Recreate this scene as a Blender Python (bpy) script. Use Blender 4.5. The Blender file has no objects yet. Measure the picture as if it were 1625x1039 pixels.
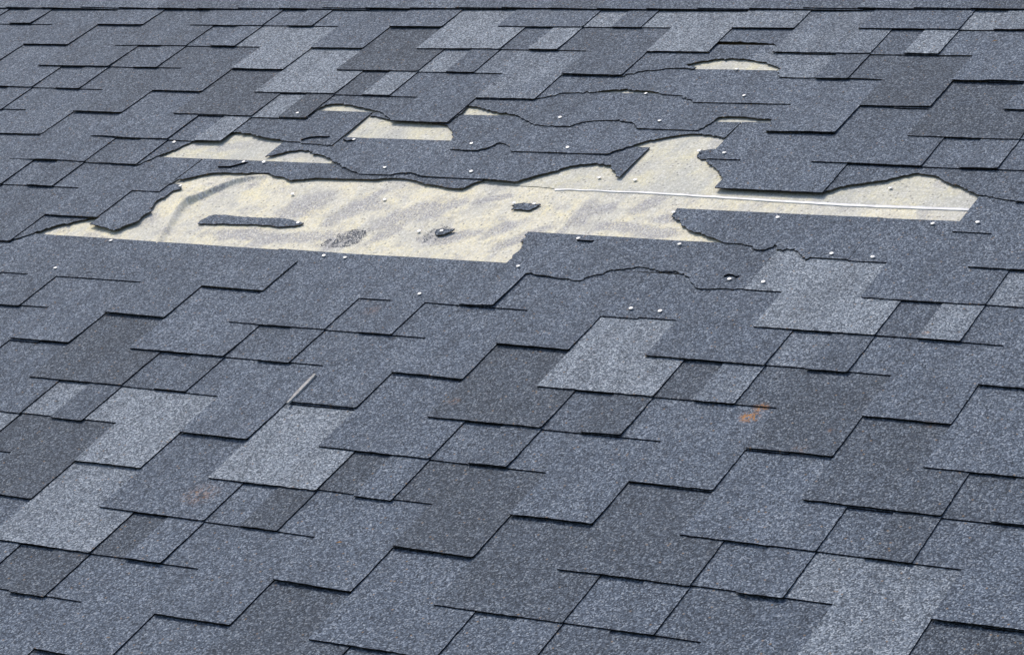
import bpy, bmesh, math, random
from mathutils import Vector, Matrix, Euler, noise

# ------------------------------------------------------------------ frame of the roof
# roof coordinates: x along the courses, y up the slope, z off the roof (metres);
# z = 0 is the top of a tab at its lower edge.
PITCH = math.radians(24.2067)
ROOF = Matrix.Translation((0, 0, 4.5)) @ Matrix.Rotation(PITCH, 4, 'X')
E = 0.134248            # exposure of one course
TH = 0.0024             # shingle thickness
ST = 0.0027             # height of one layer in the stack
HT = 2.39               # height of a shingle, in courses
DECK = -(HT * ST + TH)  # the underlayment's top
S = bpy.context.scene
COL = S.collection

# ------------------------------------------------------------------ camera
cam_data = bpy.data.cameras.new("camera")
cam = bpy.data.objects.new("camera", cam_data)
COL.objects.link(cam)
RC = Matrix(((0.85239828, 0.4769161, -0.21440197),
             (0.0659427, -0.5048016, -0.86071302),
             (-0.51871836, 0.71953206, -0.46174115)))   # rows: right, down, forward
m3 = Matrix((RC[0], -RC[1], -RC[2])).transposed()
loc = Matrix.Translation((2.94651141, -3.28925347, 2.32419158)) @ m3.to_4x4()
cam.matrix_world = ROOF @ loc
cam_data.sensor_width = 36.0
cam_data.lens = 4026.07 / 1625 * 36.0
cam_data.clip_end = 1500
S.camera = cam

# ------------------------------------------------------------------ light: bright overcast, soft sun from up the slope
SUN_L = Vector((-0.50, 0.62, 0.78)).normalized()         # direction to the sun in roof coordinates
SUN_W = (ROOF.to_3x3() @ SUN_L).normalized()
elev = math.asin(SUN_W.z)
azim = math.atan2(SUN_W.x, SUN_W.y)
world = bpy.data.worlds.new("World")
S.world = world
world.use_nodes = True
wt = world.node_tree
sky = wt.nodes.new('ShaderNodeTexSky')
sky.sky_type = 'NISHITA'
sky.sun_disc = False
sky.sun_elevation = elev
sky.sun_rotation = azim
sky.dust_density = 3.0
wt.links.new(sky.outputs[0], wt.nodes['Background'].inputs[0])
wt.nodes['Background'].inputs[1].default_value = 0.12
sun_data = bpy.data.lights.new("sun", 'SUN')
sun_data.energy = 1.5
sun_data.angle = math.radians(14)
sun_data.color = (1.0, 0.95, 0.87)
sun = bpy.data.objects.new("sun", sun_data)
COL.objects.link(sun)
sun.rotation_euler = SUN_W.to_track_quat('Z', 'Y').to_euler()
sun.location = ROOF @ (SUN_L * 20)
S.view_settings.view_transform = 'Standard'
S.view_settings.look = 'None'
S.view_settings.gamma = 1
S.view_settings.exposure = 0.56

# ------------------------------------------------------------------ traced shapes, in roof coordinates
TORN = {(3,-2):([],[(3,4.02),(3.95,4.02),(3.979,4.105),(4.329,4.305),(4.474,4.463),(4.945,4.733),(5.413,4.917),(5.811,5.062),(6.4,5.15),(6.5,5.33),(3,5.33)]),(3,-1):(['B'],[(8,4),(9,4),(8.978,3.946),(10.591,3.963),(10.653,4.05),(10.797,4.14),(10.888,4.193),(11.053,4.219),(11.108,4.318),(11.302,4.378),(11.546,4.442),(11.871,4.504),(12.115,4.483),(12.458,4.4),(12.884,4.437),(13.083,4.349),(13.289,4.305),(13.429,4.212),(13.753,3.991),(13.938,3.956),(15,3.97),(15,5.33),(7.854,5.353),(7.936,5.163),(7.907,5.112),(8.035,5.053),(8.109,4.908),(8.153,4.733),(8.143,4.555),(8.173,4.395),(8.094,4.15)]),(4,-2):([],[(3,5.02),(4.05,5.02),(4.01,4.776),(4.553,4.697),(5.1,4.612),(5.291,4.807),(5.531,4.957),(5.458,5.096),(5.449,5.216),(5.531,5.373),(5.377,5.454),(5.277,5.678),(5.256,5.753),(5.385,5.969),(5.363,6.142),(5.566,6.202),(5.498,6.298),(5.34,6.49),(5.3,6.33),(3,6.33)]),(4,-1):([],[(9.428,6.13),(9.795,5.962),(9.947,5.839),(10.239,5.71),(10.415,5.656),(10.645,5.639),(10.841,5.557),(11.134,5.492),(11.318,5.425),(11.529,5.358),(11.785,5.358),(12.222,5.309),(12.519,5.188),(12.691,5.2),(12.849,5.303),(12.833,5.386),(13.002,5.235),(13.459,5.295),(13.582,5.211),(13.766,5.095),(13.937,4.967),(14,4.97),(15,4.97),(15,6.33),(9.388,6.354)]),(5,-2):([],[(3.04,6.33),(3.072,6.543),(3.408,6.618),(3.646,6.748),(3.965,6.867),(4.313,6.902),(4.843,6.894),(5.432,6.93),(5.856,6.943),(6.25,6.835),(6.449,6.835),(6.9,6.704),(7.214,6.756),(7.626,6.838),(8.123,6.838),(9.092,6.862),(9.573,6.867),(10.07,6.947),(10.621,6.938),(10.996,6.885),(11.479,6.778),(11.746,6.763),(12.128,6.695),(12.387,6.678),(12.656,6.692),(12.767,6.808),(12.882,6.941),(13.009,7.057),(13.9,7.2),(14,7.33),(3.04,7.33)]),(6,-3):(['A','B'],[(3,7),(11,7),(11.083,7.044),(11.324,7.395),(11.726,7.756),(11.948,8.111),(12.2,8.33),(3,8.33)]),(6,-2):([],[(3.141,7.521),(3.384,7.59),(3.65,7.738),(4.025,7.836),(4.47,7.773),(5.001,7.661),(5.554,7.491),(6.115,7.266),(6.652,7.101),(6.991,7.032),(7.989,7.036),(8.223,7.096),(8.525,7.127),(8.723,7.096),(8.999,7.025),(10.989,7.008),(12.064,6.963),(12.232,7.077),(12.536,7.247),(12.794,7.363),(12.993,7.479),(13.319,7.625),(13.69,7.713),(13.898,7.751),(14.402,7.68),(14.537,7.552),(14.732,7.456),(14.9,7.293),(15.013,7.278),(15,8.33),(3.15,8.33)]),(6,-1):([],[(5.022,7.988),(5.221,7.835),(5.473,7.725),(5.697,7.56),(5.844,7.46),(6.3,7.1),(9,7.02),(9.006,7.058),(9.176,7.184),(9.302,7.276),(9.497,7.34),(9.749,7.397),(9.963,7.458),(10.269,7.532),(10.535,7.641),(10.841,7.768),(11.039,7.826),(11.327,7.781),(11.557,7.742),(11.836,7.61),(12.078,7.509),(12.235,7.493),(12.466,7.407),(12.728,7.293),(12.941,7.195),(13.234,7.156),(13.652,7.07),(13.908,7.047),(14.152,7.06),(15,7.02),(15,8.33),(4.9,8.33)]),(7,-3):(['A','B'],[(3,8),(10.05,8.0),(10.6,8.2),(11.124,8.41),(11.747,8.353),(11.99,8.296),(12.336,8.209),(12.723,8.179),(13.327,8.106),(13.708,8.108),(13.934,8.045),(14.394,8.048),(14.983,8.072),(15,9.33),(3,9.33)]),(7,-2):([],[(3.06,9.3),(3.026,9.243),(3.471,9.178),(3.722,9.134),(3.932,9.093),(5.022,9.073),(5.745,8.986),(5.927,8.961),(6.152,8.869),(6.391,8.738),(6.575,8.562),(6.678,8.439),(6.71,8.339),(6.981,8.017),(7.462,8.005),(7.903,8.006),(8.09,8.078),(8.204,8.189),(8.312,8.335),(8.509,8.304),(8.769,8.213),(8.98,8.01),(11.991,8.007),(12.16,8.186),(12.412,8.349),(12.587,8.5),(12.827,8.641),(13.185,8.747),(13.568,8.854),(13.798,8.902),(14.166,8.916),(14.489,8.872),(14.94,8.786),(14.97,9.33),(3.06,9.33)]),(8,-3):(['A','B'],[(3,9),(11,9),(10.984,9.106),(11.025,9.434),(11.101,9.6),(11.368,9.652),(11.701,9.662),(11.999,9.616),(12.431,9.537),(12.779,9.472),(13.182,9.407),(13.438,9.329),(13.715,9.187),(13.962,9.073),(15,9.02),(15,10.33),(3,10.33)]),(8,-2):([],[(3,9),(4,9),(4.05,9.55),(3.997,9.729),(4.462,9.661),(4.941,9.534),(5.405,9.45),(5.768,9.409),(6.049,9.349),(6.37,9.213),(6.744,9.083),(7.083,9.036),(7.994,9.031),(8.075,9.084),(8.223,9.193),(8.556,9.272),(9.06,9.3),(9.775,9.239),(9.956,9.138),(10.091,9.009),(11.986,9.01),(12.075,9.116),(12.15,9.324),(12.198,9.526),(12.434,9.566),(13.025,9.558),(13.491,9.51),(13.834,9.473),(14,9.02),(15,9.02),(15,10.33),(3,10.33)]),(9,-2):(['C'],[(3,10),(4,10),(4.029,10.09),(4.429,10.183),(4.638,10.31),(5.065,10.335),(5.608,10.368),(5.944,10.456),(6.486,10.522),(7.024,10.473),(7.476,10.446),(7.932,10.336),(8.437,10.311),(8.945,10.127),(9.016,10.055),(12,10.0),(15,10),(15,11.33),(3,11.33)]),(10,-2):(['C'],[(3,11),(4.08,11.0),(4.046,11.084),(4.518,11.258),(5.035,11.33),(5.143,11.373),(5.754,11.393),(6.001,11.349),(6.057,11.434),(5.861,11.462),(5.632,11.522),(5.95,11.658),(6.396,11.795),(6.91,11.842),(7.519,11.768),(8.055,11.695),(8.362,11.562),(8.6,11.482),(8.905,11.075),(12,11),(15,11),(15,12.33),(3,12.33)]),(11,-2):(['B','C'],[(3,12),(4,12),(3.957,12.485),(4.58,12.479),(5.206,12.445),(5.816,12.397),(6.3,12.1),(7,12),(15,12),(15,13.33),(3,13.33)])}
GONE = [(5,-1)]
FRAG = {'tab':[(-0.498,0.4042),(-0.3307,0.4046),(-0.3308,0.4415),(-0.3303,0.4905),(-0.3299,0.5401),(-0.3624,0.5453),(-0.4041,0.5436),(-0.4481,0.5447),(-0.4853,0.5481),(-0.4915,0.5369),(-0.4938,0.4687)],'strip':[(-0.6692,0.6819),(-0.6376,0.686),(-0.6003,0.6871),(-0.559,0.6922),(-0.5303,0.6895),(-0.5172,0.691),(-0.5036,0.6893),(-0.4809,0.6861),(-0.4607,0.6925),(-0.4339,0.701),(-0.4277,0.7117),(-0.4383,0.7155),(-0.4643,0.7221),(-0.4993,0.7249),(-0.5628,0.7239),(-0.6072,0.7229),(-0.686,0.7261),(-0.7026,0.7185),(-0.7103,0.6932),(-0.7089,0.6812)],'two':[(0.0834,0.82),(0.1075,0.8169),(0.1145,0.8303),(0.1203,0.8454),(0.1001,0.8477),(0.0747,0.8502),(0.0516,0.8353),(0.0625,0.8316),(0.0607,0.8168)],'nail':[(-0.053,0.686),(-0.0393,0.6922),(-0.0259,0.7078),(-0.0259,0.7164),(-0.0447,0.716),(-0.0638,0.7168),(-0.0711,0.712),(-0.0664,0.6964)],'joint':[(0.4009,1.0775),(0.4144,1.0815),(0.412,1.0964),(0.4105,1.1291),(0.379,1.117),(0.3854,1.0892)],'under':[(0.3967,0.5898),(0.6046,0.5898),(0.6046,0.596),(0.5874,0.602),(0.5708,0.6137),(0.5353,0.6088),(0.5066,0.6199),(0.4863,0.6227),(0.4592,0.6145),(0.4388,0.6059),(0.4226,0.5977),(0.4181,0.5844),(0.4043,0.5809),(0.3967,0.5738)]}
FLAKE = {'a':(5,-2,[(3.947,7.062),(4.38,7.082),(4.535,7.166),(4.706,7.25)]),'b':(7,-3,[(13.775,8.142),(13.965,8.254),(14.229,8.293),(14.527,8.294)]),'c':(3,-1,[(9.503,5.174),(9.69,5.169),(9.912,5.165)]),'d':(3,-1,[(14.263,4.332),(14.332,4.396),(14.457,4.386),(14.578,4.336)]),'e':(6,-2,[(5.118,8.263),(5.323,8.194),(5.432,8.237)])}
NAILS = [(-0.8864,0.5761,2),(-0.9437,0.4384,2),(-0.2803,0.5712,2),(-0.2234,0.5701,2),(0.2187,0.5686,3),(0.0525,0.4358,2),(0.553,0.4355,2),(0.6185,0.4338,2),(0.2907,0.7025,3),(0.5297,0.7036,3),(0.452,0.8346,4),(0.6934,0.8358,4),(0.8737,0.6951,4),(0.9645,0.6886,4),(0.7802,0.5702,3),(0.7051,0.573,3),(1.0325,0.8366,4),(1.1236,0.8466,5),(-0.783,0.9796,5),(-0.7225,0.9806,5),(-0.3688,0.9747,6),(-0.1304,0.9711,6),(-0.2074,1.1056,7),(-0.5435,1.1112,6),(-0.0487,1.2526,8),(0.0521,1.102,7),(0.1077,1.3917,8),(0.3664,1.3842,9),(0.216,1.2475,8),(0.2826,1.5272,9),(0.3831,1.1075,'F'),(0.4482,1.1016,7),(-0.7907,1.2339,8),(-1.0564,1.064,6),(-0.2854,0.836,'D'),(-0.1124,0.7039,'D'),(-0.5453,0.8403,'D'),(0.1979,0.9774,'D'),(0.2895,0.974,'D'),(0.8821,0.9862,'D'),(-0.8752,0.8428,'F'),(-0.443,0.7098,'F'),(0.0538,0.8434,'F'),(0.1044,0.8448,'F'),(-0.0539,0.7059,'F')]
SEAM = [(-0.0984,0.9398),(-0.0233,0.9335),(0.0444,0.9299),(0.1119,0.9248)]
TAPE_U = [(0.1108,0.9273),(0.1431,0.9269),(0.2382,0.9271),(0.3375,0.9308),(0.4537,0.9273),(0.6035,0.9249),(0.7491,0.9223),(0.8554,0.9209),(0.9583,0.9223),(1.106,0.9231)]
TAPE_L = [(0.117,0.9159),(0.1466,0.9203),(0.2418,0.9201),(0.3431,0.9196),(0.459,0.9162),(0.6094,0.9118),(0.7552,0.9081),(0.8611,0.9068),(0.9641,0.9074),(1.1113,0.9084)]
WRINKLE = [(-0.7563,0.5851),(-0.7729,0.6376),(-0.7898,0.691),(-0.8083,0.742),(-0.8107,0.7762),(-0.7917,0.8126),(-0.7709,0.8493),(-0.7486,0.8895),(-0.7205,0.911),(-0.6826,0.9236)]
WRINKLE2 = [(-0.8083,0.742),(-0.8122,0.7887),(-0.8298,0.8446),(-0.8236,0.8837)]
SLIVER = [(0.0131,-0.0086),(0.0095,0.0469),(0.0065,0.1021)]
STAINS = [(-0.1868,0.7032,0.0206,0.0428,0.0155,-0.0166),(-0.4871,0.795,0.0413,0.0589,0.0287,-0.0314),(-0.3448,0.7922,0.0368,0.0792,0.0235,-0.0248),(-0.0151,0.6913,0.0531,0.0336,0.013,-0.0181),(0.0789,0.7374,0.0272,0.0368,0.0138,-0.0171),(0.2413,0.8152,0.0142,0.0472,0.02,-0.0221),(0.2285,0.7517,0.0006,0.0396,0.0103,-0.0089),(0.3661,0.8635,0.0248,0.0422,0.0148,-0.0193),(0.4452,0.8197,0.0377,0.0146,0.0089,-0.0158),(0.4467,0.7561,0.054,0.0107,0.0109,-0.0208),(-0.8754,1.0655,0.0511,0.0236,0.0127,-0.0159),(-0.9874,1.0584,0.0306,0.0122,0.0104,-0.0128),(0.279,0.8472,0.0155,0.0301,0.0116,-0.0143),(-0.4099,0.6523,0.0882,0.0233,0.0156,-0.0217),(-0.568,0.6515,0.1034,0.0042,0.015,-0.0223),(0.3789,0.7717,0.0923,-0.005,0.0097,-0.0212),(0.151,0.7077,0.0452,0.0607,0.0115,-0.0144),(-0.0071,0.8752,0.0388,0.0181,0.0074,-0.0111),(0.3944,1.1649,-0.0076,0.0429,0.018,-0.0126),(0.9729,1.0265,0.0041,0.0255,0.0099,-0.0116),(-0.2853,0.6588,0.0366,0.0385,0.0194,-0.0227),(-0.0627,0.6894,0.0242,0.0252,0.018,-0.0225),(-0.1977,0.7755,0.0532,0.0792,0.0197,-0.0227),(-0.1192,0.8121,0.0384,0.0479,0.0169,-0.0206)]
GRAN = [(-0.3299,0.6225),(-0.3236,0.6521),(-0.3092,0.6826),(-0.2876,0.7023),(-0.2521,0.6999),(-0.2351,0.6782),(-0.2367,0.6435),(-0.2627,0.6236),(-0.2945,0.6203)]
GRAN2 = [(-0.1076,0.6822),(-0.0928,0.7123),(-0.0764,0.7399),(-0.0545,0.7361),(-0.0602,0.7126),(-0.0501,0.6736),(-0.0666,0.655),(-0.0929,0.658)]
RUST = [(0.9607,0.1057,0.024,1.4),(0.9691,0.138,0.018,1.1),(0.0203,-0.3209,0.045,0.33),(0.3572,0.0607,0.016,0.35),(-0.0232,0.3651,0.025,0.22),(1.2981,0.1333,0.015,0.25),(1.1289,0.0837,0.01,0.3),(1.1006,0.0154,0.02,0.2),(1.1773,0.4237,0.01,0.45)]
FLECK = [(0.3972,-0.4143),(0.8587,1.6829)]
TONE = {(12,-3,'C'):3.0,(13,-3,'C'):2.5,(12,-3,'A'):3.0,(12,-3,'B'):3.0,(11,-4,'C'):2.8,(10,-3,'A'):3.0,(10,-3,'B'):2.75,(10,-3,'C'):2.3,(8,-3,'B'):2.85,(12,-2,'A'):2.3,(12,-2,'B'):3.0,(13,-2,'B'):2.5,(10,-2,'B'):2.5,(3,0,'A'):3.0,(3,0,'B'):2.6,(1,0,'A'):3.0,(1,0,'B'):2.15,(-2,-1,'B'):2.7,(-2,-1,'C'):3.0,(-2,0,'A'):3.2,(-4,0,'A'):2.7,(-4,1,'C'):2.5,(0,-1,'A'):0.2,(-3,-1,'C'):0.2,(-5,0,'B'):0.1,(-6,0,'B'):0.4,(-3,0,'B'):0.1,(0,0,'B'):0.35,(-3,0,'C'):0.2,(0,0,'A'):0.2,(0,0,'C'):0.4,(-1,1,'A'):0.5,(-2,1,'B'):0.6,(-6,1,'A'):0.4,(-4,1,'A'):0.45,(-3,1,'A'):0.5,(-5,2,'A'):0.3,(11,-3,'A'):0.2,(9,-3,'A'):0.3,(9,-3,'B'):0.3,(11,-3,'C'):0.8,(10,-2,'C'):0.4,(9,-1,'A'):0.3,(9,-4,'C'):0.8,(10,-4,'C'):0.7,(-2,0,'C'):1.45,(1,0,'C'):1.6,(0,1,'A'):1.6,(-2,0,'B'):1.6,(-1,0,'A'):1.5,(1,-1,'C'):1.5,(0,-1,'C'):1.6,(0,-1,'B'):1.15,(-1,-1,'C'):1.6,(1,-1,'A'):1.7,(-3,0,'A'):1.45,(-4,0,'B'):1.7,(-5,0,'C'):1.5,(-4,0,'C'):1.5,(-5,1,'A'):1.5,(-6,0,'C'):1.5,(7,-2,'B'):1.3,(9,-3,'C'):1.3,(12,-4,'C'):1.6,(8,-3,'C'):0.9,(10,-4,'A'):1.7,(12,-5,'C'):1.2,(12,-4,'A'):1.0,(8,-3,'A'):1.55,(8,-4,'C'):1.7,(7,-1,'A'):1.5,(8,-1,'A'):1.2,(7,-1,'B'):1.5,(5,-1,'C'):0.7,(8,-2,'B'):1.4,(5,0,'A'):1.6,(4,0,'A'):1.5,(3,-1,'C'):1.1,(2,-2,'B'):1.1,(3,-1,'A'):1.1}

# ------------------------------------------------------------------ materials
def mat(name):
    m = bpy.data.materials.new(name)
    m.use_nodes = True
    return m, m.node_tree.nodes, m.node_tree.links, m.node_tree.nodes['Principled BSDF']

def ramp(n, stops):
    r = n.new('ShaderNodeValToRGB')
    el = r.color_ramp.elements
    while len(el) < len(stops): el.new(0.5)
    for q, (p, c) in zip(el, stops):
        q.position = p
        q.color = (*c, 1)
    return r

def math_(n, l, op, a, b=None, clamp=False):
    x = n.new('ShaderNodeMath'); x.operation = op; x.use_clamp = clamp
    for i, v in enumerate((a, b)):
        if v is None: continue
        if isinstance(v, (int, float)): x.inputs[i].default_value = v
        else: l.new(v, x.inputs[i])
    return x.outputs[0]

def mixc(n, l, f, a, b):
    x = n.new('ShaderNodeMix'); x.data_type = 'RGBA'
    for s, v in ((x.inputs[0], f), (x.inputs[6], a), (x.inputs[7], b)):
        if isinstance(v, (int, float)): s.default_value = v
        elif isinstance(v, tuple): s.default_value = (*v, 1)
        else: l.new(v, s)
    return x.outputs[2]

def maprange(n, l, v, a, b, c, d):
    x = n.new('ShaderNodeMapRange')
    l.new(v, x.inputs[0])
    for i, q in enumerate((a, b, c, d)): x.inputs[i + 1].default_value = q
    return x.outputs[0]

def uvscaled(n, l, sx, sy):
    t = n.new('ShaderNodeUVMap'); t.uv_map = 'roof'
    mp = n.new('ShaderNodeMapping'); mp.inputs['Scale'].default_value = (sx, sy, 1)
    l.new(t.outputs[0], mp.inputs[0])
    return mp.outputs[0]

def noise2(n, l, sx, sy, detail=3.0, rough=0.55):
    t = n.new('ShaderNodeTexNoise'); t.noise_dimensions = '2D'
    t.inputs['Scale'].default_value = 1.0
    t.inputs['Detail'].default_value = detail
    t.inputs['Roughness'].default_value = rough
    l.new(uvscaled(n, l, sx, sy), t.inputs['Vector'])
    return t.outputs[0]

def voro(n, l, sx, sy):
    t = n.new('ShaderNodeTexVoronoi'); t.voronoi_dimensions = '2D'
    t.inputs['Scale'].default_value = 1.0
    l.new(uvscaled(n, l, sx, sy), t.inputs['Vector'])
    s = n.new('ShaderNodeSeparateColor')
    l.new(t.outputs['Color'], s.inputs[0])
    return s.outputs[0], s.outputs[1], t.outputs['Distance']

def granule_material():
    m, n, l, b = mat('mineral_granules')
    at = n.new('ShaderNodeAttribute'); at.attribute_name = 'tone'
    r, g, d = voro(n, l, 1 / 0.0024, 1 / 0.0028)
    r2, g2, d2 = voro(n, l, 1 / 0.0048, 1 / 0.0054)
    big = noise2(n, l, 9, 9, 4)
    mid = noise2(n, l, 60, 45, 3)
    tone = math_(n, l, 'ADD', at.outputs['Fac'], math_(n, l, 'MULTIPLY', math_(n, l, 'SUBTRACT', big, 0.5), 1.35))
    tone = math_(n, l, 'ADD', tone, math_(n, l, 'MULTIPLY', math_(n, l, 'SUBTRACT', mid, 0.5), 0.5))
    # which blend a single granule comes from: scattered, so blends fade into each other grain by grain
    tone = math_(n, l, 'ADD', tone, math_(n, l, 'MULTIPLY', math_(n, l, 'SUBTRACT', g, 0.5), 0.8))
    v = math_(n, l, 'ADD', math_(n, l, 'MULTIPLY', r, 0.83), math_(n, l, 'MULTIPLY', r2, 0.17), True)
    dark = ramp(n, [(0.0, (.014, .019, .027)), (.35, (.042, .054, .072)), (.7, (.088, .109, .137)), (1, (.24, .27, .305))])
    midc = ramp(n, [(0.0, (.023, .031, .043)), (.35, (.066, .086, .117)), (.7, (.136, .169, .217)), (1, (.34, .385, .445))])
    lite = ramp(n, [(0.0, (.045, .056, .068)), (.35, (.140, .167, .200)), (.7, (.28, .32, .363)), (1, (.56, .60, .64))])
    for q in (dark, midc, lite): l.new(v, q.inputs[0])
    c = mixc(n, l, maprange(n, l, tone, 0.0, 1.5, 0, 1), dark.outputs[0], midc.outputs[0])
    c = mixc(n, l, maprange(n, l, tone, 1.7, 3.0, 0, 1), c, lite.outputs[0])
    # a few single bright grains
    core = math_(n, l, 'LESS_THAN', d2, 0.42)
    sp = math_(n, l, 'MULTIPLY', math_(n, l, 'GREATER_THAN', g2, 0.945), core)
    c = mixc(n, l, math_(n, l, 'MULTIPLY', sp, 0.30), c, (.52, .55, .57))
    pit = math_(n, l, 'MULTIPLY', math_(n, l, 'LESS_THAN', g2, 0.09), core)
    c = mixc(n, l, math_(n, l, 'MULTIPLY', pit, 0.40), c, (.010, .012, .015))
    tan = math_(n, l, 'MULTIPLY', math_(n, l, 'LESS_THAN', math_(n, l, 'ABSOLUTE', math_(n, l, 'SUBTRACT', g2, .5)), 0.004), core)
    c = mixc(n, l, math_(n, l, 'MULTIPLY', tan, 0.6), c, (.30, .20, .11))
    # rain washed streaks down the slope and places where the grains have thinned
    c = mixc(n, l, maprange(n, l, noise2(n, l, 22, 2.5, 4, .6), .42, .66, 0, .22), c, (.040, .047, .058))
    c = mixc(n, l, maprange(n, l, noise2(n, l, 48, 38, 4, .7), .60, .74, 0, .38), c, (.022, .025, .030))
    # rust coloured lichen spots
    t = n.new('ShaderNodeUVMap'); t.uv_map = 'roof'
    acc = None
    for x, y, rad, s in RUST:
        dv = n.new('ShaderNodeVectorMath'); dv.operation = 'DISTANCE'
        l.new(t.outputs[0], dv.inputs[0]); dv.inputs[1].default_value = (x, y, 0)
        f = maprange(n, l, dv.outputs['Value'], rad * 0.15, rad * 1.0, s, 0)
        acc = f if acc is None else math_(n, l, 'MAXIMUM', acc, f)
    rn = noise2(n, l, 130, 90, 2)
    rf = math_(n, l, 'MULTIPLY', acc, maprange(n, l, math_(n, l, 'ADD', rn, math_(n, l, 'MULTIPLY', g, 0.30)), 0.56, 0.80, 0, 1))
    c = mixc(n, l, rf, c, (.42, .20, .065))
    l.new(c, b.inputs['Base Color'])
    b.inputs['Roughness'].default_value = 0.8
    b.inputs['Specular IOR Level'].default_value = 0.22
    bp = n.new('ShaderNodeBump'); bp.inputs['Strength'].default_value = 0.75; bp.inputs['Distance'].default_value = 0.0012
    h = math_(n, l, 'ADD', math_(n, l, 'MULTIPLY', d, -0.8), math_(n, l, 'MULTIPLY', r, 0.7))
    h = math_(n, l, 'ADD', h, math_(n, l, 'MULTIPLY', d2, -0.4))
    l.new(h, bp.inputs['Height'])
    l.new(bp.outputs[0], b.inputs['Normal'])
    return m

def asphalt_material():
    m, n, l, b = mat('asphalt_edge')
    k = noise2(n, l, 220, 220, 2)
    c = ramp(n, [(.35, (.006, .006, .007)), (.62, (.018, .016, .014)), (.8, (.06, .045, .028))])
    l.new(k, c.inputs[0])
    l.new(c.outputs[0], b.inputs['Base Color'])
    b.inputs['Roughness'].default_value = 0.95
    b.inputs['Specular IOR Level'].default_value = 0.1
    return m

def torn_material():
    m, n, l, b = mat('torn_mat_edge')
    k = noise2(n, l, 160, 160, 3, .7)
    c = ramp(n, [(.40, (.012, .011, .010)), (.55, (.035, .028, .018)), (.66, (.14, .10, .05)), (.8, (.30, .24, .14))])
    l.new(k, c.inputs[0])
    l.new(c.outputs[0], b.inputs['Base Color'])
    b.inputs['Roughness'].default_value = 0.95
    return m

def felt_material(name, base, grey, streak):
    m, n, l, b = mat(name)
    at = n.new('ShaderNodeAttribute'); at.attribute_name = 'stain_shade'
    run = noise2(n, l, 19, 15, 7, .72)
    run2 = noise2(n, l, 9, 12, 6, .65)
    fine = noise2(n, l, 260, 170, 2, .6)
    r, g, d = voro(n, l, 1 / 0.0030, 1 / 0.0036)
    r2, g2, d2 = voro(n, l, 1 / 0.009, 1 / 0.010)
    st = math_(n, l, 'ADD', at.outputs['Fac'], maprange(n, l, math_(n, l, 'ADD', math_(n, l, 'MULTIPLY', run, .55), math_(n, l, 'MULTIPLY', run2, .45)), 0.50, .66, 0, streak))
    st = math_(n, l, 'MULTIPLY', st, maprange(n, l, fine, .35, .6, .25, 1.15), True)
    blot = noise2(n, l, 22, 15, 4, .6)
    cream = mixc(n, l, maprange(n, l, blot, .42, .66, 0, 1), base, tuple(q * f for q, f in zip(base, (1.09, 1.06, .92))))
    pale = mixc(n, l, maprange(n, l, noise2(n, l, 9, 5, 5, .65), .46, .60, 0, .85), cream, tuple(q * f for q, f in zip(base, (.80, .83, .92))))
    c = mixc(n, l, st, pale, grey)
    # grain of the fabric and dirt specks
    c = mixc(n, l, maprange(n, l, r, 0, .75, .42, 0), c, (.36, .355, .33))
    c = mixc(n, l, maprange(n, l, g, .55, 1, 0, .40), c, (.95, .94, .89))
    c = mixc(n, l, maprange(n, l, noise2(n, l, 170, 120, 2, .7), .58, .75, 0, .5), c, (.31, .29, .25))
    speck = math_(n, l, 'MULTIPLY', math_(n, l, 'GREATER_THAN', g2, .93), math_(n, l, 'LESS_THAN', d2, .26))
    c = mixc(n, l, math_(n, l, 'MULTIPLY', speck, .6), c, (.13, .125, .12))
    if name == 'upper_felt':
        sc = noise2(n, l, 8, 330, 3, .7)
        c = mixc(n, l, maprange(n, l, sc, .60, .72, 0, .45), c, (.28, .28, .27))
    l.new(c, b.inputs['Base Color'])
    b.inputs['Roughness'].default_value = 0.85
    b.inputs['Specular IOR Level'].default_value = 0.2
    bp = n.new('ShaderNodeBump'); bp.inputs['Strength'].default_value = 0.5; bp.inputs['Distance'].default_value = 0.002
    h = math_(n, l, 'ADD', math_(n, l, 'MULTIPLY', r, .35), math_(n, l, 'MULTIPLY', noise2(n, l, 45, 16, 4, .6), 1.6))
    l.new(h, bp.inputs['Height'])
    l.new(bp.outputs[0], b.inputs['Normal'])
    return m

def plain(name, c, rough=.6, metal=0.0, var=0.0, sx=200, sy=60):
    m, n, l, b = mat(name)
    if var:
        k = n.new('ShaderNodeTexNoise'); k.inputs['Scale'].default_value = sx; k.inputs['Detail'].default_value = 3
        tc = n.new('ShaderNodeTexCoord'); l.new(tc.outputs['Object'], k.inputs['Vector'])
        cc = mixc(n, l, maprange(n, l, k.outputs[0], .3, .7, 0, 1), tuple(q * (1 - var) for q in c), tuple(min(1, q * (1 + var)) for q in c))
        l.new(cc, b.inputs['Base Color'])
    else:
        b.inputs['Base Color'].default_value = (*c, 1)
    b.inputs['Roughness'].default_value = rough
    b.inputs['Metallic'].default_value = metal
    return m

GRANULE = granule_material()
ASPHALT = asphalt_material()
TORNM = torn_material()
FELT_LOW = felt_material('lower_felt', (.755, .70, .535), (.345, .335, .335), 1.0)
FELT_UP = felt_material('upper_felt', (.64, .61, .485), (.46, .45, .42), .7)
GALV = plain('galvanised_steel', (.60, .605, .60), .45, .25, .2, 500)
TAPE = plain('white_film', (.64, .645, .645), .45, 0, .22, 45)
WOOD = plain('weathered_wood', (.40, .385, .36), .85, 0, .35, 160)
PLY = plain('deck_boards', (.36, .27, .17), .8, 0, .2, 20)
LEAF = plain('dry_leaf', (.55, .30, .13), .8, 0, .2, 200)
CRUMB = plain('loose_granules', (.19, .197, .21), .9, 0, .6, 500)

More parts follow.
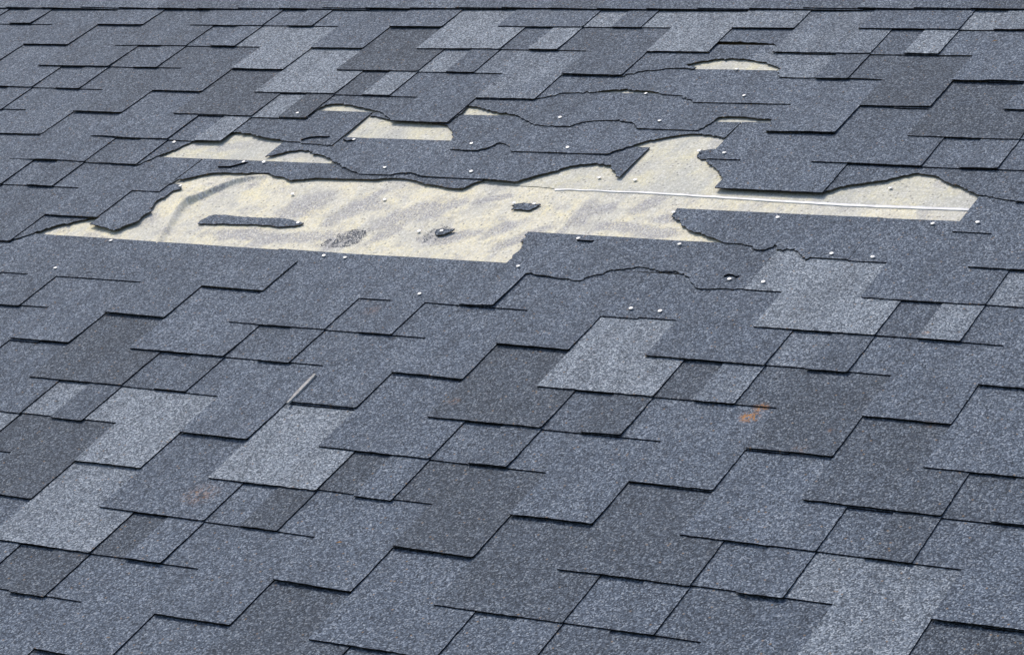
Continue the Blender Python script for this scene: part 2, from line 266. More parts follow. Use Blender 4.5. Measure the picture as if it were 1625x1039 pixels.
# ------------------------------------------------------------------ helpers
def tag(o, label=None, cat=None, group=None, kind=None):
    if label: o['label'] = label
    if cat: o['category'] = cat
    if group: o['group'] = group
    if kind: o['kind'] = kind
    return o

def place(o, x=0, y=0, z=0, rz=0, tilt=(0, 0)):
    o.matrix_world = ROOF @ Matrix.Translation((x, y, z)) @ Euler((tilt[0], tilt[1], rz)).to_matrix().to_4x4()

def empty(name, x, y, z):
    o = bpy.data.objects.new(name, None)
    o.empty_display_size = .05
    COL.objects.link(o)
    place(o, x, y, z)
    return o

def wave(x, y):
    """the sheets follow small unevenness of the deck"""
    return 0.0022 * noise.noise((x * 2.1, y * 2.4, 3.3)) + 0.0009 * noise.noise((x * 7, y * 8, 9.1))

def area(p):
    return .5 * sum(p[i][0] * p[(i + 1) % len(p)][1] - p[(i + 1) % len(p)][0] * p[i][1] for i in range(len(p)))

def roughen(poly, rnd, amp=.0016, step=.006, every=False):
    """break slanted (torn) sides into small ragged steps; straight factory cuts stay straight"""
    out = []
    for i, a in enumerate(poly):
        b = poly[(i + 1) % len(poly)]
        out.append(a)
        dx, dy = b[0] - a[0], b[1] - a[1]
        L = math.hypot(dx, dy)
        if L < step * 1.4: continue
        straight = (abs(dy) < .0035 and L > .02) or (abs(dx) < .0035 and L > .03)
        if straight and not every: continue
        n = min(14, int(L / step))
        for j in range(1, n):
            t = (j + rnd.uniform(-.3, .3)) / n
            o = rnd.gauss(0, amp) * (1 if rnd.random() < .8 else 2)
            out.append((a[0] + dx * t - dy / L * o, a[1] + dy * t + dx / L * o))
    return out

def sheet_mesh(name, poly, ztop, tone, ox, oy, oz, thick=TH, nx=.0208, ny=.0336, open_sides=None, mats=(0, 1)):
    """a thin sheet: outline poly (roof metres), top height ztop(x, y), tone(x, y); mesh relative to (ox, oy, oz)"""
    if area(poly) < 0: poly = poly[::-1]
    clean = []
    for p in poly:
        if not clean or math.hypot(p[0] - clean[-1][0], p[1] - clean[-1][1]) > .0004: clean.append(p)
    if math.hypot(clean[0][0] - clean[-1][0], clean[0][1] - clean[-1][1]) < .0004: clean.pop()
    bm = bmesh.new()
    f = bm.faces.new([bm.verts.new((x, y, 0)) for x, y in clean])
    f.normal_update()
    bmesh.ops.triangulate(bm, faces=[f], ngon_method='EAR_CLIP')
    xs = [p[0] for p in clean]; ys = [p[1] for p in clean]
    i0 = math.floor(min(xs) / nx) + 1
    for i in range(i0, math.ceil(max(xs) / nx)):
        bmesh.ops.bisect_plane(bm, geom=bm.verts[:] + bm.edges[:] + bm.faces[:], plane_co=(i * nx, 0, 0), plane_no=(1, 0, 0), dist=1e-5)
    i0 = math.floor(min(ys) / ny) + 1
    for i in range(i0, math.ceil(max(ys) / ny)):
        bmesh.ops.bisect_plane(bm, geom=bm.verts[:] + bm.edges[:] + bm.faces[:], plane_co=(0, i * ny, 0), plane_no=(0, 1, 0), dist=1e-5)
    bmesh.ops.remove_doubles(bm, verts=bm.verts[:], dist=2e-5)
    bm.verts.ensure_lookup_table()
    for q in bm.faces:
        q.normal_update()
        if q.normal.z < 0: q.normal_flip()
    V = []; F = []; M = []
    idx = {}
    for v in bm.verts:
        idx[v] = len(V); V.append((v.co.x, v.co.y, ztop(v.co.x, v.co.y)))
    nv = len(V)
    for v in bm.verts: V.append((v.co.x, v.co.y, V[idx[v]][2] - thick))
    for q in bm.faces:
        ids = [idx[v] for v in q.verts]
        F.append(ids); M.append(0)
        F.append([i + nv for i in ids[::-1]]); M.append(1)
    for e_ in bm.edges:
        if len(e_.link_faces) == 1:
            lp = e_.link_loops[0]
            a, b = idx[lp.vert], idx[lp.link_loop_next.vert]
            if open_sides and open_sides(V[a], V[b]): continue
            F.append([b, a, a + nv, b + nv]); M.append(1)
    bm.free()
    me = bpy.data.meshes.new(name)
    me.from_pydata([(x - ox, y - oy, z - oz) for x, y, z in V], [], F)
    uv = me.uv_layers.new(name='roof')
    for lp in me.loops:
        x, y, z = V[lp.vertex_index]
        uv.data[lp.index].uv = (x, y) if lp.vertex_index < nv else (x, y - .003)
    ta = me.attributes.new('tone', 'FLOAT', 'POINT')
    for i, (x, y, z) in enumerate(V): ta.data[i].value = tone(x, y)
    me.polygons.foreach_set('material_index', M)
    return me

def link(name, me, mats, parent=None):
    for m in mats: me.materials.append(m)
    o = bpy.data.objects.new(name, me)
    COL.objects.link(o)
    if parent: o.parent = parent
    return o

# ------------------------------------------------------------------ the roof under the shingles
def grid(name, x0, x1, y0, y1, step, zf, sf, yf=None, xf=None):
    nx = int((x1 - x0) / step) + 1; ny = int((y1 - y0) / step) + 1
    V = []; F = []; A = []
    for j in range(ny + 1):
        for i in range(nx + 1):
            x = x0 + (x1 - x0) * i / nx
            y = y0 + (y1 - y0) * j / ny
            if yf: y = yf(x, j / ny)
            V.append((x, y, zf(x, y))); A.append(sf(x, y))
    for j in range(ny):
        for i in range(nx):
            a = j * (nx + 1) + i
            F.append((a, a + 1, a + nx + 2, a + nx + 1))
    me = bpy.data.meshes.new(name)
    me.from_pydata(V, [], F)
    uv = me.uv_layers.new(name='roof')
    for lp in me.loops: uv.data[lp.index].uv = V[lp.vertex_index][:2]
    at = me.attributes.new('stain_shade', 'FLOAT', 'POINT')
    at.data.foreach_set('value', A)
    for p in me.polygons: p.use_smooth = True
    return me

def poly_dist(x, y, pl):
    """distance to a polyline, signed side, position along it"""
    best = (9, 0, 0)
    for i in range(len(pl) - 1):
        ax, ay = pl[i]; bx, by = pl[i + 1]
        dx, dy = bx - ax, by - ay
        L2 = dx * dx + dy * dy
        t = max(0, min(1, ((x - ax) * dx + (y - ay) * dy) / L2))
        d = math.hypot(x - ax - dx * t, y - ay - dy * t)
        if d < best[0]: best = (d, (x - ax) * dy - (y - ay) * dx, (i + t) / (len(pl) - 1))
    return best

def felt_z(x, y):
    z = DECK - .0026 + wave(x, y)
    if -1.0 < x < -.60 and .50 < y < 1.0:
        d, s, t = poly_dist(x, y, WRINKLE)
        f = math.sin(math.pi * min(1, max(0, .08 + t * .88))) ** .6
        w = .012 if s < 0 else .007
        z += .0130 * f * math.exp(-(d / w) ** 2)
        d, s, t = poly_dist(x, y, WRINKLE2)
        z += .0050 * math.sin(math.pi * min(1, max(0, .1 + t * .8))) * math.exp(-(d / .009) ** 2)
    # slack in the sheet: low ridges running up the slope
    r = noise.noise((x * 16 + y * 3, y * 3.2, 5.0))
    z += .0009 * max(0, .35 - abs(r)) / .35 * max(0, noise.noise((x * 3, y * 3, 1.7)) + .15)
    z += .0010 * noise.noise((x * 24, y * 9, 2.0))
    return z

def stain_shade(x, y):
    s = 0
    for cx, cy, ax, ay, bx, by in STAINS:
        dx, dy = x - cx, y - cy
        if abs(dx) > .2 or abs(dy) > .2: continue
        det = ax * by - ay * bx
        p = (dx * by - dy * bx) / det; q = (ax * dy - ay * dx) / det
        r = math.hypot(p, q) + .45 * noise.noise((x * 45, y * 35, cx))
        s = max(s, min(1, max(0, (1.35 - r) / .6)))
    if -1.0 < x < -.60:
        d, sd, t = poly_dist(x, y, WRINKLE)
        if sd > 0: s = max(s, .75 * max(0, 1 - d / .014) * min(1, .4 + t * 1.2))   # shade on the fold's lower right side, painted into the sheet colour
    return s * .95

def seam_y(x):
    pts = [(-4, .957)] + SEAM + TAPE_U[2:] + [(4, .934)]
    for (ax, ay), (bx, by) in zip(pts, pts[1:]):
        if ax <= x <= bx: return ay + (by - ay) * (x - ax) / (bx - ax) - (.006 if x > .12 else 0)
    return .94

X0, X1, Y0, YR = -3.45, 2.75, -1.16, 14.93 * E
me = grid('underlayment_sheet', -1.35, 1.35, .50, 1.02, .0055, felt_z, stain_shade)
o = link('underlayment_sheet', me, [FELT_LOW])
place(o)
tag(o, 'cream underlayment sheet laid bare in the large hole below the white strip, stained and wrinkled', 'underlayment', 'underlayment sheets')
me = grid('underlayment_sheet', -1.35, 1.35, .9, 1.62, .0075, lambda x, y: felt_z(x, y) + .0009 + (.0005 if y < seam_y(x) + .03 else 0), stain_shade,
          yf=lambda x, t: seam_y(x) + (1.62 - seam_y(x)) * t)
o = link('underlayment_sheet', me, [FELT_UP])
place(o)
tag(o, 'greyer upper underlayment sheet above the white strip, seen in the smaller gaps between torn shingles', 'underlayment', 'underlayment sheets')

# lawn far below the roof, out to the horizon
m, n, l, b = mat('lawn')
tc = n.new('ShaderNodeTexCoord')
k_ = n.new('ShaderNodeTexNoise'); k_.inputs['Scale'].default_value = .6; k_.inputs['Detail'].default_value = 8
l.new(tc.outputs['Object'], k_.inputs['Vector'])
r_ = ramp(n, [(.3, (.035, .055, .018)), (.7, (.085, .11, .04))])
l.new(k_.outputs[0], r_.inputs[0]); l.new(r_.outputs[0], b.inputs['Base Color'])
b.inputs['Roughness'].default_value = .95
me = bpy.data.meshes.new('ground')
me.from_pydata([(-400, -400, 0), (400, -400, 0), (400, 400, 0), (-400, 400, 0)], [], [(0, 1, 2, 3)])
tag(link('ground', me, [m]), kind='structure')

# board deck carrying everything, with the far slope behind the ridge
bm = bmesh.new()
def slab(bm, M4, x0, x1, y0, y1, z0, z1):
    vs = [bm.verts.new(M4 @ Vector(c)) for c in ((x0, y0, z0), (x1, y0, z0), (x1, y1, z0), (x0, y1, z0), (x0, y0, z1), (x1, y0, z1), (x1, y1, z1), (x0, y1, z1))]
    for q in ((3, 2, 1, 0), (4, 5, 6, 7), (0, 1, 5, 4), (1, 2, 6, 5), (2, 3, 7, 6), (3, 0, 4, 7)): bm.faces.new([vs[i] for i in q])
n_b = 18
for j in range(n_b):
    a = Y0 + (YR - Y0) * j / n_b; b = Y0 + (YR - Y0) * (j + 1) / n_b - .003
    slab(bm, Matrix.Identity(4), X0, X1, a, b, DECK - .030, DECK - .0065)
BACK = Matrix.Translation((0, YR, DECK - .0065)) @ Matrix.Rotation(-2 * PITCH, 4, 'X')
slab(bm, BACK, X0, X1, .012, 2.3, -.024, 0)
me = bpy.data.meshes.new('roof_deck')
bm.to_mesh(me); bm.free()
o = link('roof_deck', me, [PLY])
place(o)
tag(o, kind='structure')

# ------------------------------------------------------------------ shingles
TABS = {'A': (4, 7), 'B': (8, 9), 'C': (12, 14)}
EX = {}

def shingle_tone(k, i):
    rnd = random.Random(k * 131 + i * 17 + 5)
    t = {c: TONE.get((k, i, c), rnd.choice([1.0, 1.25, 1.4, 1.5, 1.6, 1.7])) for c in 'ABC'}
    def f(x, y):
        p = x * 12 - 2 * k - 12 * i + .25 * noise.noise((x * 30, y * 22, k * 1.7))
        if p < 7.2: return t['A']
        if p < 7.8: return t['A'] + (t['B'] - t['A']) * (p - 7.2) / .6
        if p < 10.2: return t['B']
        if p < 10.8: return t['B'] + (t['C'] - t['B']) * (p - 10.2) / .6
        return t['C']
    return t, f

def build_shingle(k, i, label, group):
    rnd = random.Random(k * 977 + i * 31 + 11)
    t, tone = shingle_tone(k, i)
    ux = lambda p: (p + 2 * k) / 12 + i
    cut = rnd.uniform(.0, .055)          # where the cut-outs end
    slip = rnd.uniform(-.012, .022)      # how true the shingle was laid
    slip2 = rnd.uniform(-.0006, .0006)
    sh = lambda p, v: (ux(p), v * E + slip * E * (1 if v <= k + 1.2 else 0) + slip2 * (p - 9))
    ox, oy, oz = ux(9), k * E, 0
    base = lambda x, y: -ST * (y / E - k) + wave(x, y)
    root = empty('roof_shingle', ox, oy, oz)
    tag(root, label, 'shingle', group)
    tabs, poly = TORN.get((k, i), (['A', 'C'] if (k, i) == (7, -1) else ['A', 'B', 'C'], None))
    g = .0035   # hairline joint between neighbouring shingles
    if poly is None:
        c = k + 1 + cut
        body = [(3 + g, c), (15 - g, c), (15 - g, k + HT), (3 + g, k + HT)]
        body = [sh(*p) for p in body]
        torn_edge = False
    else:
        body = []
        for p, v in poly:
            if v > k + 2.30: v = k + HT
            elif abs(v - (k + 1)) < .105 and any(abs(p - q) < .03 for q in (3, 4, 7, 8, 9, 12, 14, 15)): v = k + 1 + cut
            p = min(15 - g, max(3 + g, p))
            body.append((ux(p), v * E))
        body = roughen(body, rnd)
        torn_edge = True
    lift_n = rnd.uniform(0, 50)
    def ztop(x, y):
        z = base(x, y)
        if torn_edge and y < (k + 2.2) * E:
            f = max(0, 1 - (y / E - k - .9) / 1.0)
            z += .0034 * min(1, f) * max(0, noise.noise((x * 9, lift_n, 1)) + .15)
        return z
    yc = (k + 1 + cut) * E
    def under_tab(p, q):
        if abs(p[1] - yc) > .006 or abs(q[1] - yc) > .006 or abs(p[1] - q[1]) > .002: return False
        m_ = ((p[0] + q[0]) / 2 - ux(0)) * 12
        return any(TABS[c][0] + .03 < m_ < TABS[c][1] - .03 for c in tabs)
    link('headlap', sheet_mesh('headlap', body, ztop, tone, ox, oy, oz, open_sides=under_tab), [GRANULE, TORNM if torn_edge else ASPHALT], root)
    for c in tabs:
        a, b = TABS[c]
        top = k + 1 + cut
        lift = rnd.choice([0, .0003, .0007, .0012, .0020])
        skew = rnd.uniform(-.6, .6)
        pts = [sh(a, k), sh(b, k)]
        # lower corners slightly rounded, bottom line not quite straight
        r_ = .0022
        p0, p1 = pts
        nb = max(4, int((p1[0] - p0[0]) / .011))
        pl = [(p0[0] + r_, p0[1])]
        bow = rnd.gauss(0, .0006)
        for j in range(1, nb):
            t_ = j / nb
            pl.append((p0[0] + (p1[0] - p0[0]) * t_, p0[1] + (p1[1] - p0[1]) * t_ + rnd.gauss(0, .00055) + bow * 4 * t_ * (1 - t_)))
        pl += [(p1[0] - r_, p1[1] + rnd.uniform(0, .0008)), (p1[0], p1[1] + r_)]
        for j in range(1, 9): pl.append((p1[0] + rnd.gauss(0, .00035), p1[1] + r_ + (top * E - k * E - r_) * j / 10))
        nt = len(pl)
        pl += [(ux(b), top * E + slip * E * 1 if poly is None else top * E), (ux(a), top * E + slip * E * 1 if poly is None else top * E), (p0[0], p0[1] + r_)]
        if poly is None:
            pl[nt] = sh(b, top); pl[nt + 1] = sh(a, top)
        ym = pl[nt][1] - .002
        def zt(x, y, lift=lift, skew=skew, a=a, b=b):
            z = ztop(x, y)
            f = max(0, 1 - (y / E - k) / .85)
            s = (x - ux((a + b) / 2)) / max(.01, ux(b) - ux(a))
            return z + lift * f * f * (1 + skew * s)
        me = sheet_mesh('tab', pl, zt, tone, ox, oy, oz, open_sides=lambda p, q, ym=ym: p[1] > ym - .004 and q[1] > ym - .004)
        tb = link('tab', me, [GRANULE, ASPHALT], root)
        tv = t[c]
        ref = sorted(t.values())[1]
        if tv > 2.2 and ref < 2.2: tb['label'] = 'pale grey tab'
        elif tv < .6 and ref > .9: tb['label'] = 'dark tab'
    for nm, (fk, fi, line) in FLAKE.items():
        if (fk, fi) != (k, i): continue
        L = [(ux(p), v * E) for p, v in line]
        pl = L + [(L[-1][0] + .004, L[-1][1] + .008), (sum(q[0] for q in L) / len(L), max(q[1] for q in L) + .016), (L[0][0] - .004, L[0][1] + .008)]
        yb = min(q[1] for q in L)
        def zf(x, y, L=L):
            d = poly_dist(x, y, L)[0]
            return base(x, y) + .0004 + .0042 * max(0, 1 - d / .012)
        link('lifted_flake', sheet_mesh('lifted_flake', pl, zf, tone, ox, oy, oz, thick=.0034, nx=.006, ny=.006), [GRANULE, ASPHALT], root)
    return root

ORD = ['', 'first', 'second', 'third', 'fourth', 'fifth', 'sixth', 'seventh', 'eighth', 'ninth', 'tenth', 'eleventh']
VIS = {-7: [0], -6: [0, 1], -5: [0, 1], -4: [0, 1], -3: [-1, 0, 1], -2: [-1, 0, 1], -1: [-1, 0, 1], 0: [-1, 0, 1], 1: [-2, -1, 0],
       2: [-2, -1, 0], 3: [-2, -1, 0], 4: [-3, -2, -1, 0], 5: [-3, -2, 0], 6: [-3, -2, -1], 7: [-3, -2, -1], 8: [-4, -3, -2, -1],
       9: [-4, -3, -2, -1], 10: [-4, -3, -2, -1], 11: [-5, -4, -3, -2], 12: [-5, -4, -3, -2], 13: [-5, -4, -3, -2]}
COLN = {1: ['only one in view'], 2: ['left of two', 'right of two'], 3: ['leftmost of three', 'middle of three', 'rightmost of three'],
        4: ['leftmost of four', 'second from left', 'second from right', 'rightmost of four']}
LOOK = {(3, -2): 'mostly torn away shingle, thin sliver left', (3, -1): 'torn shingle with a cracked curved edge', (4, -2): 'torn flap hanging into the bare patch',
        (4, -1): 'torn shingle with jagged slanting left edge', (5, -2): 'long ragged remnant topping the bare patch',
        (6, -3): 'shingle with its right end torn off', (6, -2): 'torn shingle with pointed lower right tip', (6, -1): 'torn shingle arched over the patch right',
        (7, -3): 'shingle with right tab torn off', (7, -2): 'torn tabless shingle between small holes', (8, -3): 'shingle with right tab torn off',
        (8, -2): 'torn tabless shingle with wavy lower edge', (9, -2): 'torn shingle keeping only its right tab', (10, -2): 'torn shingle arched over thin gap',
        (11, -2): 'shingle missing its wide left tab'}
def look(k, i):
    if (k, i) in LOOK: return LOOK[(k, i)]
    t, _ = shingle_tone(k, i)
    w = 'blue-grey' if .7 < t['A'] < 2.1 else ('dark slate' if t['A'] <= .7 else 'pale grey')
    s = w + ' shingle'
    if t['C'] > 2.2 and t['A'] < 2.1: s += ' with pale right tab'
    elif t['C'] < .6 and t['A'] > .7: s += ' with dark right tab'
    elif t['B'] > 2.2 and t['A'] < 2.1: s += ' with pale narrow tab'
    return s
for k in range(-8, 14):
    vis = VIS.get(k, [])
    row = ORD[3 - k] + ' course below the bare patch' if k <= 2 and 3 - k < 12 else ORD[min(11, 14 - k)] + ' course below the ridge caps'
    lo = min(vis or [0]) - 1; hi = max(vis or [1]) + 1
    for i in range(lo, hi + 1):
        if (k, i) in GONE: continue
        if (2 * k + 15) / 12 + i < X0 + .1 or (2 * k + 3) / 12 + i > X1 - .1: continue
        if i in vis:
            build_shingle(k, i, look(k, i) + ', ' + row + ', ' + COLN[len(vis)][vis.index(i)], 'roof shingles laid in courses')
        else:
            build_shingle(k, i, 'blue-grey shingle at the outer end of its course', 'roof shingles at the outer ends of the courses')

# ------------------------------------------------------------------ ridge caps
def ridge_cap(x0, label, seed):
    rnd = random.Random(seed)
    Lc, ex = .30, .143
    prof = []
    y0 = 13.80 * E + rnd.uniform(-.003, .003)
    yr = YR
    n1 = 6
    for j in range(n1 + 1): prof.append((y0 + (yr - .012 - y0) * j / n1, 0))
    for j in range(1, 5):
        a = 2 * PITCH * j / 5
        prof.append((yr - .012 + .022 * math.sin(a) / math.sin(2 * PITCH) * .9, -.022 * (1 - math.cos(a)) * 1.1))
    py, pz = prof[-1]
    for j in range(1, 5):
        prof.append((py + .04 * j * math.cos(2 * PITCH), pz - .04 * j * math.sin(2 * PITCH)))
    zb = -ST * .8 + .0010
    V = []; F = []; M = []; T = []; U = []
    nxs = 8
    tn = rnd.choice([.5, .9, 1.2, 1.4, 1.6, 2.0])
    for s in (0, 1):
        for i in range(nxs + 1):
            x = Lc * i / nxs
            for (y, z) in prof:
                zz = zb + z + .0028 * (2.1 - x / ex) + wave(x0 + x, y) - s * .0026
                V.append((x, y - y0, zz)); T.append(tn); U.append((x0 + x, y))
    m = len(prof); off = (nxs + 1) * m
    for i in range(nxs):
        for j in range(m - 1):
            a = i * m + j
            F.append((a, a + m, a + m + 1, a + 1)); M.append(0)
            F.append((off + a, off + a + 1, off + a + m + 1, off + a + m)); M.append(1)
    for i in range(nxs):
        a = i * m; F.append((a, off + a, off + a + m, a + m)); M.append(1)
        a = i * m + m - 1; F.append((a, a + m, off + a + m, off + a)); M.append(1)
    for j in range(m - 1):
        F.append((j, j + 1, off + j + 1, off + j)); M.append(1)
        a = nxs * m + j; F.append((a, off + a, off + a + 1, a + 1)); M.append(1)
    me = bpy.data.meshes.new('ridge_cap')
    me.from_pydata(V, [], F)
    uv = me.uv_layers.new(name='roof')
    for lp in me.loops: uv.data[lp.index].uv = U[lp.vertex_index]
    ta = me.attributes.new('tone', 'FLOAT', 'POINT')
    ta.data.foreach_set('value', T)
    me.polygons.foreach_set('material_index', M)
    o = link('ridge_cap', me, [GRANULE, ASPHALT])
    place(o, x0, y0, 0)
    tag(o, label, 'ridge cap', 'ridge caps along the top of the roof')
nth = ['first', 'second', 'third', 'fourth', 'fifth', 'sixth', 'seventh', 'eighth', 'ninth', 'tenth', 'eleventh', 'twelfth', 'thirteenth', 'fourteenth', 'fifteenth', 'sixteenth', 'seventeenth', 'eighteenth', 'nineteenth', 'twentieth', 'twenty-first', 'twenty-second', 'twenty-third', 'twenty-fourth', 'twenty-fifth']
cnt = 0
j = -6
while -1.977 + .143 * j < 1.6:
    x0 = -1.977 + .143 * j
    if x0 + .143 > -2.31 and x0 < .85:
        ridge_cap(x0, 'slate ridge cap shingle on the top edge of the photo, %s from the left' % nth[cnt], 500 + j)
        cnt += 1
    elif x0 > X0:
        ridge_cap(x0, 'slate ridge cap shingle at the outer end of the ridge', 500 + j)
    j += 1

# ------------------------------------------------------------------ torn pieces lying on the underlayment
def fragment(key, label, zfun, tone, thick=TH):
    rnd = random.Random(hash(key) % 1000 if False else len(key) * 7)
    poly = FRAG[key]
    cx = sum(p[0] for p in poly) / len(poly); cy = sum(p[1] for p in poly) / len(poly)
    cz = zfun(cx, cy)
    me = sheet_mesh('shingle_scrap', roughen(poly, rnd, .0009, .005, every=(key != 'tab')), zfun, lambda x, y: tone, cx, cy, cz, thick=thick, nx=.012, ny=.012)
    o = link('shingle_scrap', me, [GRANULE, TORNM])
    place(o, cx, cy, cz)
    tag(o, label, 'shingle scrap', 'scraps left of torn shingles')
fragment('tab', 'loose rectangular shingle tab below the bare patch with a sharp right edge', lambda x, y: -ST * (y / E - 3) + .0010 + wave(x, y), 1.65)
fragment('strip', 'long narrow torn shingle strip lying across the left of the bare patch', lambda x, y: felt_z(x, y) + TH + .0022, 1.55)
fragment('two', 'small torn shingle scrap held by two nails in the bare patch', lambda x, y: felt_z(x, y) + TH + .0024, 1.2)
fragment('nail', 'tiny pointed shingle scrap under one nail low in the bare patch', lambda x, y: felt_z(x, y) + TH + .0022 + .002 * max(0, (x + .05) / .02), .9)
fragment('joint', 'small shingle scrap stuck at the right side of the notch in the bare patch', lambda x, y: felt_z(x, y) + TH + .0022, 1.3)
fragment('under', 'thin shingle remnant peeking out under the curved crack', lambda x, y: -ST * (y / E - 2) + wave(x, y), 1.5)

def crumbs(name, label, poly, n, seed, dens):
    rnd = random.Random(seed)
    xs = [p[0] for p in poly]; ys = [p[1] for p in poly]
    def inside(x, y):
        c = False
        for a in range(len(poly)):
            (x1, y1), (x2, y2) = poly[a], poly[a - 1]
            if (y1 > y) != (y2 > y) and x < (x2 - x1) * (y - y1) / (y2 - y1) + x1: c = not c
        return c
    bm = bmesh.new()
    k = 0
    while k < n:
        x = rnd.uniform(min(xs) - .03, max(xs) + .03); y = rnd.uniform(min(ys) - .03, max(ys) + .03)
        d = noise.noise((x * 60, y * 40, seed))
        if inside(x, y):
            if d < -.25 + dens + rnd.uniform(-.12, .12): continue
        elif rnd.random() > .03: continue
        k += 1
        r = rnd.uniform(.0008, .0019) if inside(x, y) else rnd.uniform(.0006, .0011)
        z = felt_z(x, y)
        a0 = rnd.uniform(0, 6)
        ring = [bm.verts.new((x + r * math.cos(a0 + q * 1.2566) * rnd.uniform(.7, 1.2), y + r * math.sin(a0 + q * 1.2566) * rnd.uniform(.7, 1.3), z - .0005)) for q in range(5)]
        top = bm.verts.new((x, y, z + r * .75))
        for q in range(5): bm.faces.new((ring[q], ring[(q + 1) % 5], top))
    me = bpy.data.meshes.new(name); bm.to_mesh(me); bm.free()
    o = link(name, me, [CRUMB])
    place(o)
    tag(o, label, 'granules', kind='stuff')
crumbs('granule_smear', 'dark smear of loose granules on the lower edge of the bare patch', GRAN, 1300, 3, .02)
crumbs('granule_crumbs', 'scattered dark granules around the tiny nailed scrap', GRAN2, 330, 8, .22)

# ------------------------------------------------------------------ white strip on the seam
def ribbon(name, U_, L_, h, m, zo=.0020):
    V = []; F = []
    for (a, b) in zip(U_, L_):
        for t in (0, .12, .5, .88, 1):
            x = a[0] + (b[0] - a[0]) * t; y = a[1] + (b[1] - a[1]) * t
            z = felt_z(x, y) + zo + h * (1 - (2 * t - 1) ** 2)
            V.append((x, y, z))
        V.append((b[0], b[1], felt_z(*b) - .001)); V.append((a[0], a[1], felt_z(*a) - .001))
    for i in range(len(U_) - 1):
        for j in range(7):
            a = i * 7 + j; b = i * 7 + (j + 1) % 7
            F.append((a, b, b + 7, a + 7))
    F.append(tuple(range(6, -1, -1))); F.append(tuple((len(U_) - 1) * 7 + q for q in range(7)))
    me = bpy.data.meshes.new(name); me.from_pydata(V, [], F)
    bm = bmesh.new(); bm.from_mesh(me); bmesh.ops.recalc_face_normals(bm, faces=bm.faces[:]); bm.to_mesh(me); bm.free()
    return link(name, me, [m])
def dense(pl, n=6):
    out = []
    for a, b in zip(pl, pl[1:]):
        for q in range(n): out.append((a[0] + (b[0] - a[0]) * q / n, a[1] + (b[1] - a[1]) * q / n))
    return out + [pl[-1]]
TU = dense(TAPE_U); TL = dense(TAPE_L)
TL = [(a[0], a[1] + .0012 * noise.noise((a[0] * 30, 5, 1))) for a in TL]
TU = [(b[0] + (a[0] - b[0]) * .62, b[1] + (a[1] - b[1]) * (.62 + .16 * noise.noise((a[0] * 25, 1, 1)))) for a, b in zip(TU, TL)]
o = ribbon('white_strip', TU, TL, .0005, TAPE)
place(o)
tag(o, 'narrow white film strip along the seam of the bare underlayment, widening to the right', 'film strip')

# ------------------------------------------------------------------ nails
def nail_mesh():
    bm = bmesh.new()
    n = 18
    R_ = .0046
    rings = []
    for r, z in ((.0016, -.012), (.0016, -.0004), (R_ * .94, -.0002), (R_, .0004), (R_ * .96, .0010), (R_ * .6, .0015)):
        rings.append([bm.verts.new((r * math.cos(2 * math.pi * a / n), r * math.sin(2 * math.pi * a / n), z)) for a in range(n)])
    for a, b in zip(rings, rings[1:]):
        for q in range(n): bm.faces.new((a[q], a[(q + 1) % n], b[(q + 1) % n], b[q]))
    bm.faces.new(rings[-1])
    me = bpy.data.meshes.new('roofing_nail'); bm.to_mesh(me); bm.free()
    me.materials.append(GALV)
    return me
NAIL_ME = nail_mesh()
NAIL_LABEL = [
 'white nail head under the lower left edge of the bare patch', 'white nail head alone far left, beside a tab corner below the patch',
 'white nail head, left of the two at the lower edge of the bare patch', 'white nail head, right of the two at the lower edge of the bare patch',
 'white nail head just right of the step in the lower patch edge', 'white nail head alone below the middle of the bare patch',
 'white nail head, left of the pair below the curved crack', 'white nail head, right of the pair below the curved crack',
 'white nail head beside a short dark slit below the bare patch', 'white nail head on the shingle between the curved crack and the jagged edge',
 'white nail head at the left tip of the jagged slanting shingle', 'raised white nail head near the top edge of the jagged slanting shingle',
 'white nail head left of the short joint line, right of the patch', 'white nail head right of the short joint line, right of the patch',
 'white nail head on the big pale tab beside the long joint line', 'popped nail head under a small arc shaped lift',
 'white nail head below the right end of the white strip', 'white nail head right of the right end of the white strip',
 'white nail head beside a short slit above the left of the patch', 'white nail head right of the one beside the short slit',
 'white nail head on the remnant above the middle left of the patch', 'white nail head directly above the crack end over the patch',
 'white nail head right of the small rectangular hole', 'white nail head at the lower left corner of the small rectangular hole',
 'white nail head on the wavy shingle, left of two', 'white nail head in the middle of the shingle below the wavy edge',
 'white nail head at the thin beige sliver under a curved tear', 'white nail head alone below the uppermost beige gap',
 'white nail head on the wavy shingle, right of two', 'white nail head at the lower rim of the uppermost beige gap',
 'white nail head on the small scrap at the notch', 'white nail head just right of the notch joint line',
 'small white nail head on a dark tab above the left hole', 'tiny white nail head left of the left hole under a torn edge',
 'raised nail with dark shadow on bare sheet, upper middle of the patch', 'raised nail with dark shadow on bare sheet, left of the tiny scrap',
 'faint nail head on bare sheet above the long strip', 'raised nail on the upper sheet left of the pointed shingle tip',
 'raised nail on the upper sheet below the pointed shingle tip', 'raised nail on the upper sheet in the right arch',
 'nail head at the tip of the hanging flap', 'nail head at the right end of the long strip scrap', 'nail head at the left end of the two-nail scrap',
 'nail head at the right end of the two-nail scrap', 'nail head through the tiny pointed scrap']
rnd = random.Random(4)
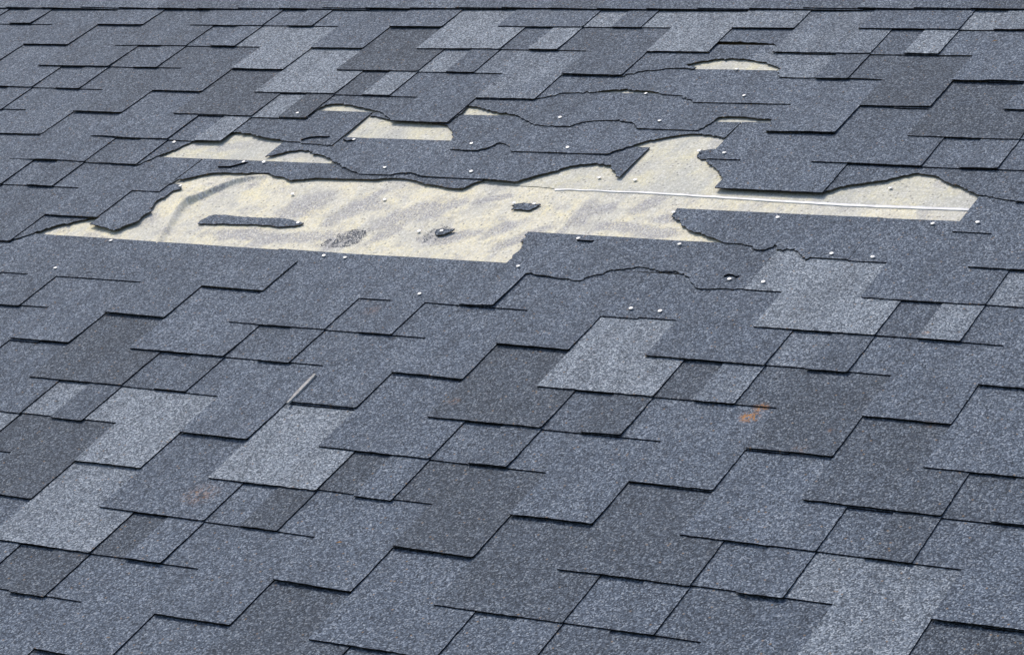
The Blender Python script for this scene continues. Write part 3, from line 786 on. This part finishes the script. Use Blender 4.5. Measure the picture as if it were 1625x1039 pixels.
for q, (x, y, k) in enumerate(NAILS):
    o = bpy.data.objects.new('roofing_nail', NAIL_ME)
    COL.objects.link(o)
    if k == 'D': z = felt_z(x, y) + rnd.uniform(.0028, .0042)
    elif k == 'F': z = felt_z(x, y) + TH + .0030 + (.004 if q in (40, 30) else 0)
    else: z = -ST * (y / E - k) + wave(x, y) + rnd.uniform(.0018, .0030)
    place(o, x, y, z, rnd.uniform(0, 6), (rnd.uniform(-.12, .12), rnd.uniform(-.12, .12)))
    tag(o, NAIL_LABEL[q], 'nail', 'roofing nails')

# ------------------------------------------------------------------ wood splinter and dry flecks
def splinter():
    pl = dense([(x, y) for x, y in SLIVER], 6)
    V = []; F = []
    for q, (x, y) in enumerate(pl):
        t = q / (len(pl) - 1)
        w = .0016 + .0026 * math.sin(math.pi * (.15 + .8 * (1 - t))) + .0004 * noise.noise((q * 1.3, 0, 0))
        zb = -ST * (y / E) + wave(x, y) + .0012
        for dx, dz in ((-w, 0), (w, 0), (w * .8, .0036), (-w * .9, .0042)):
            V.append((x + dx, y, zb + dz + .0003 * noise.noise((q * .8, dx * 900, 2))))
    for q in range(len(pl) - 1):
        for j in range(4):
            a = q * 4 + j; b = q * 4 + (j + 1) % 4
            F.append((a, b, b + 4, a + 4))
    F.append((3, 2, 1, 0)); n = (len(pl) - 1) * 4
    F.append((n, n + 1, n + 2, n + 3))
    me = bpy.data.meshes.new('wood_splinter'); me.from_pydata(V, [], F)
    bm = bmesh.new(); bm.from_mesh(me); bmesh.ops.recalc_face_normals(bm, faces=bm.faces[:]); bm.to_mesh(me); bm.free()
    o = link('wood_splinter', me, [WOOD])
    place(o)
    tag(o, 'thin weathered grey wood splinter lying along a shingle tab edge', 'splinter')
splinter()
for q, (x, y) in enumerate(FLECK):
    bm = bmesh.new()
    k = -2 if q == 0 else 12
    z = -ST * (y / E - k) + wave(x, y) + .0012
    a = [bm.verts.new((-.006, -.0015, z)), bm.verts.new((.002, -.0012, z + .0015)), bm.verts.new((.007, .0028, z + .001)), bm.verts.new((.001, .0018, z + .0022))]
    b_ = [bm.verts.new(v.co + Vector((0, 0, -.0007))) for v in a]
    bm.faces.new(a); bm.faces.new(b_[::-1])
    for s in range(4): bm.faces.new((a[(s + 1) % 4], a[s], b_[s], b_[(s + 1) % 4]))
    me = bpy.data.meshes.new('dry_leaf_bit'); bm.to_mesh(me); bm.free()
    o = link('dry_leaf_bit', me, [LEAF])
    place(o, x, y, 0)
    tag(o, ['tiny orange leaf bit on a blue-grey tab low in the photo', 'tiny reddish leaf bit near the upper right corner'][q], 'leaf bit', 'dry leaf bits')
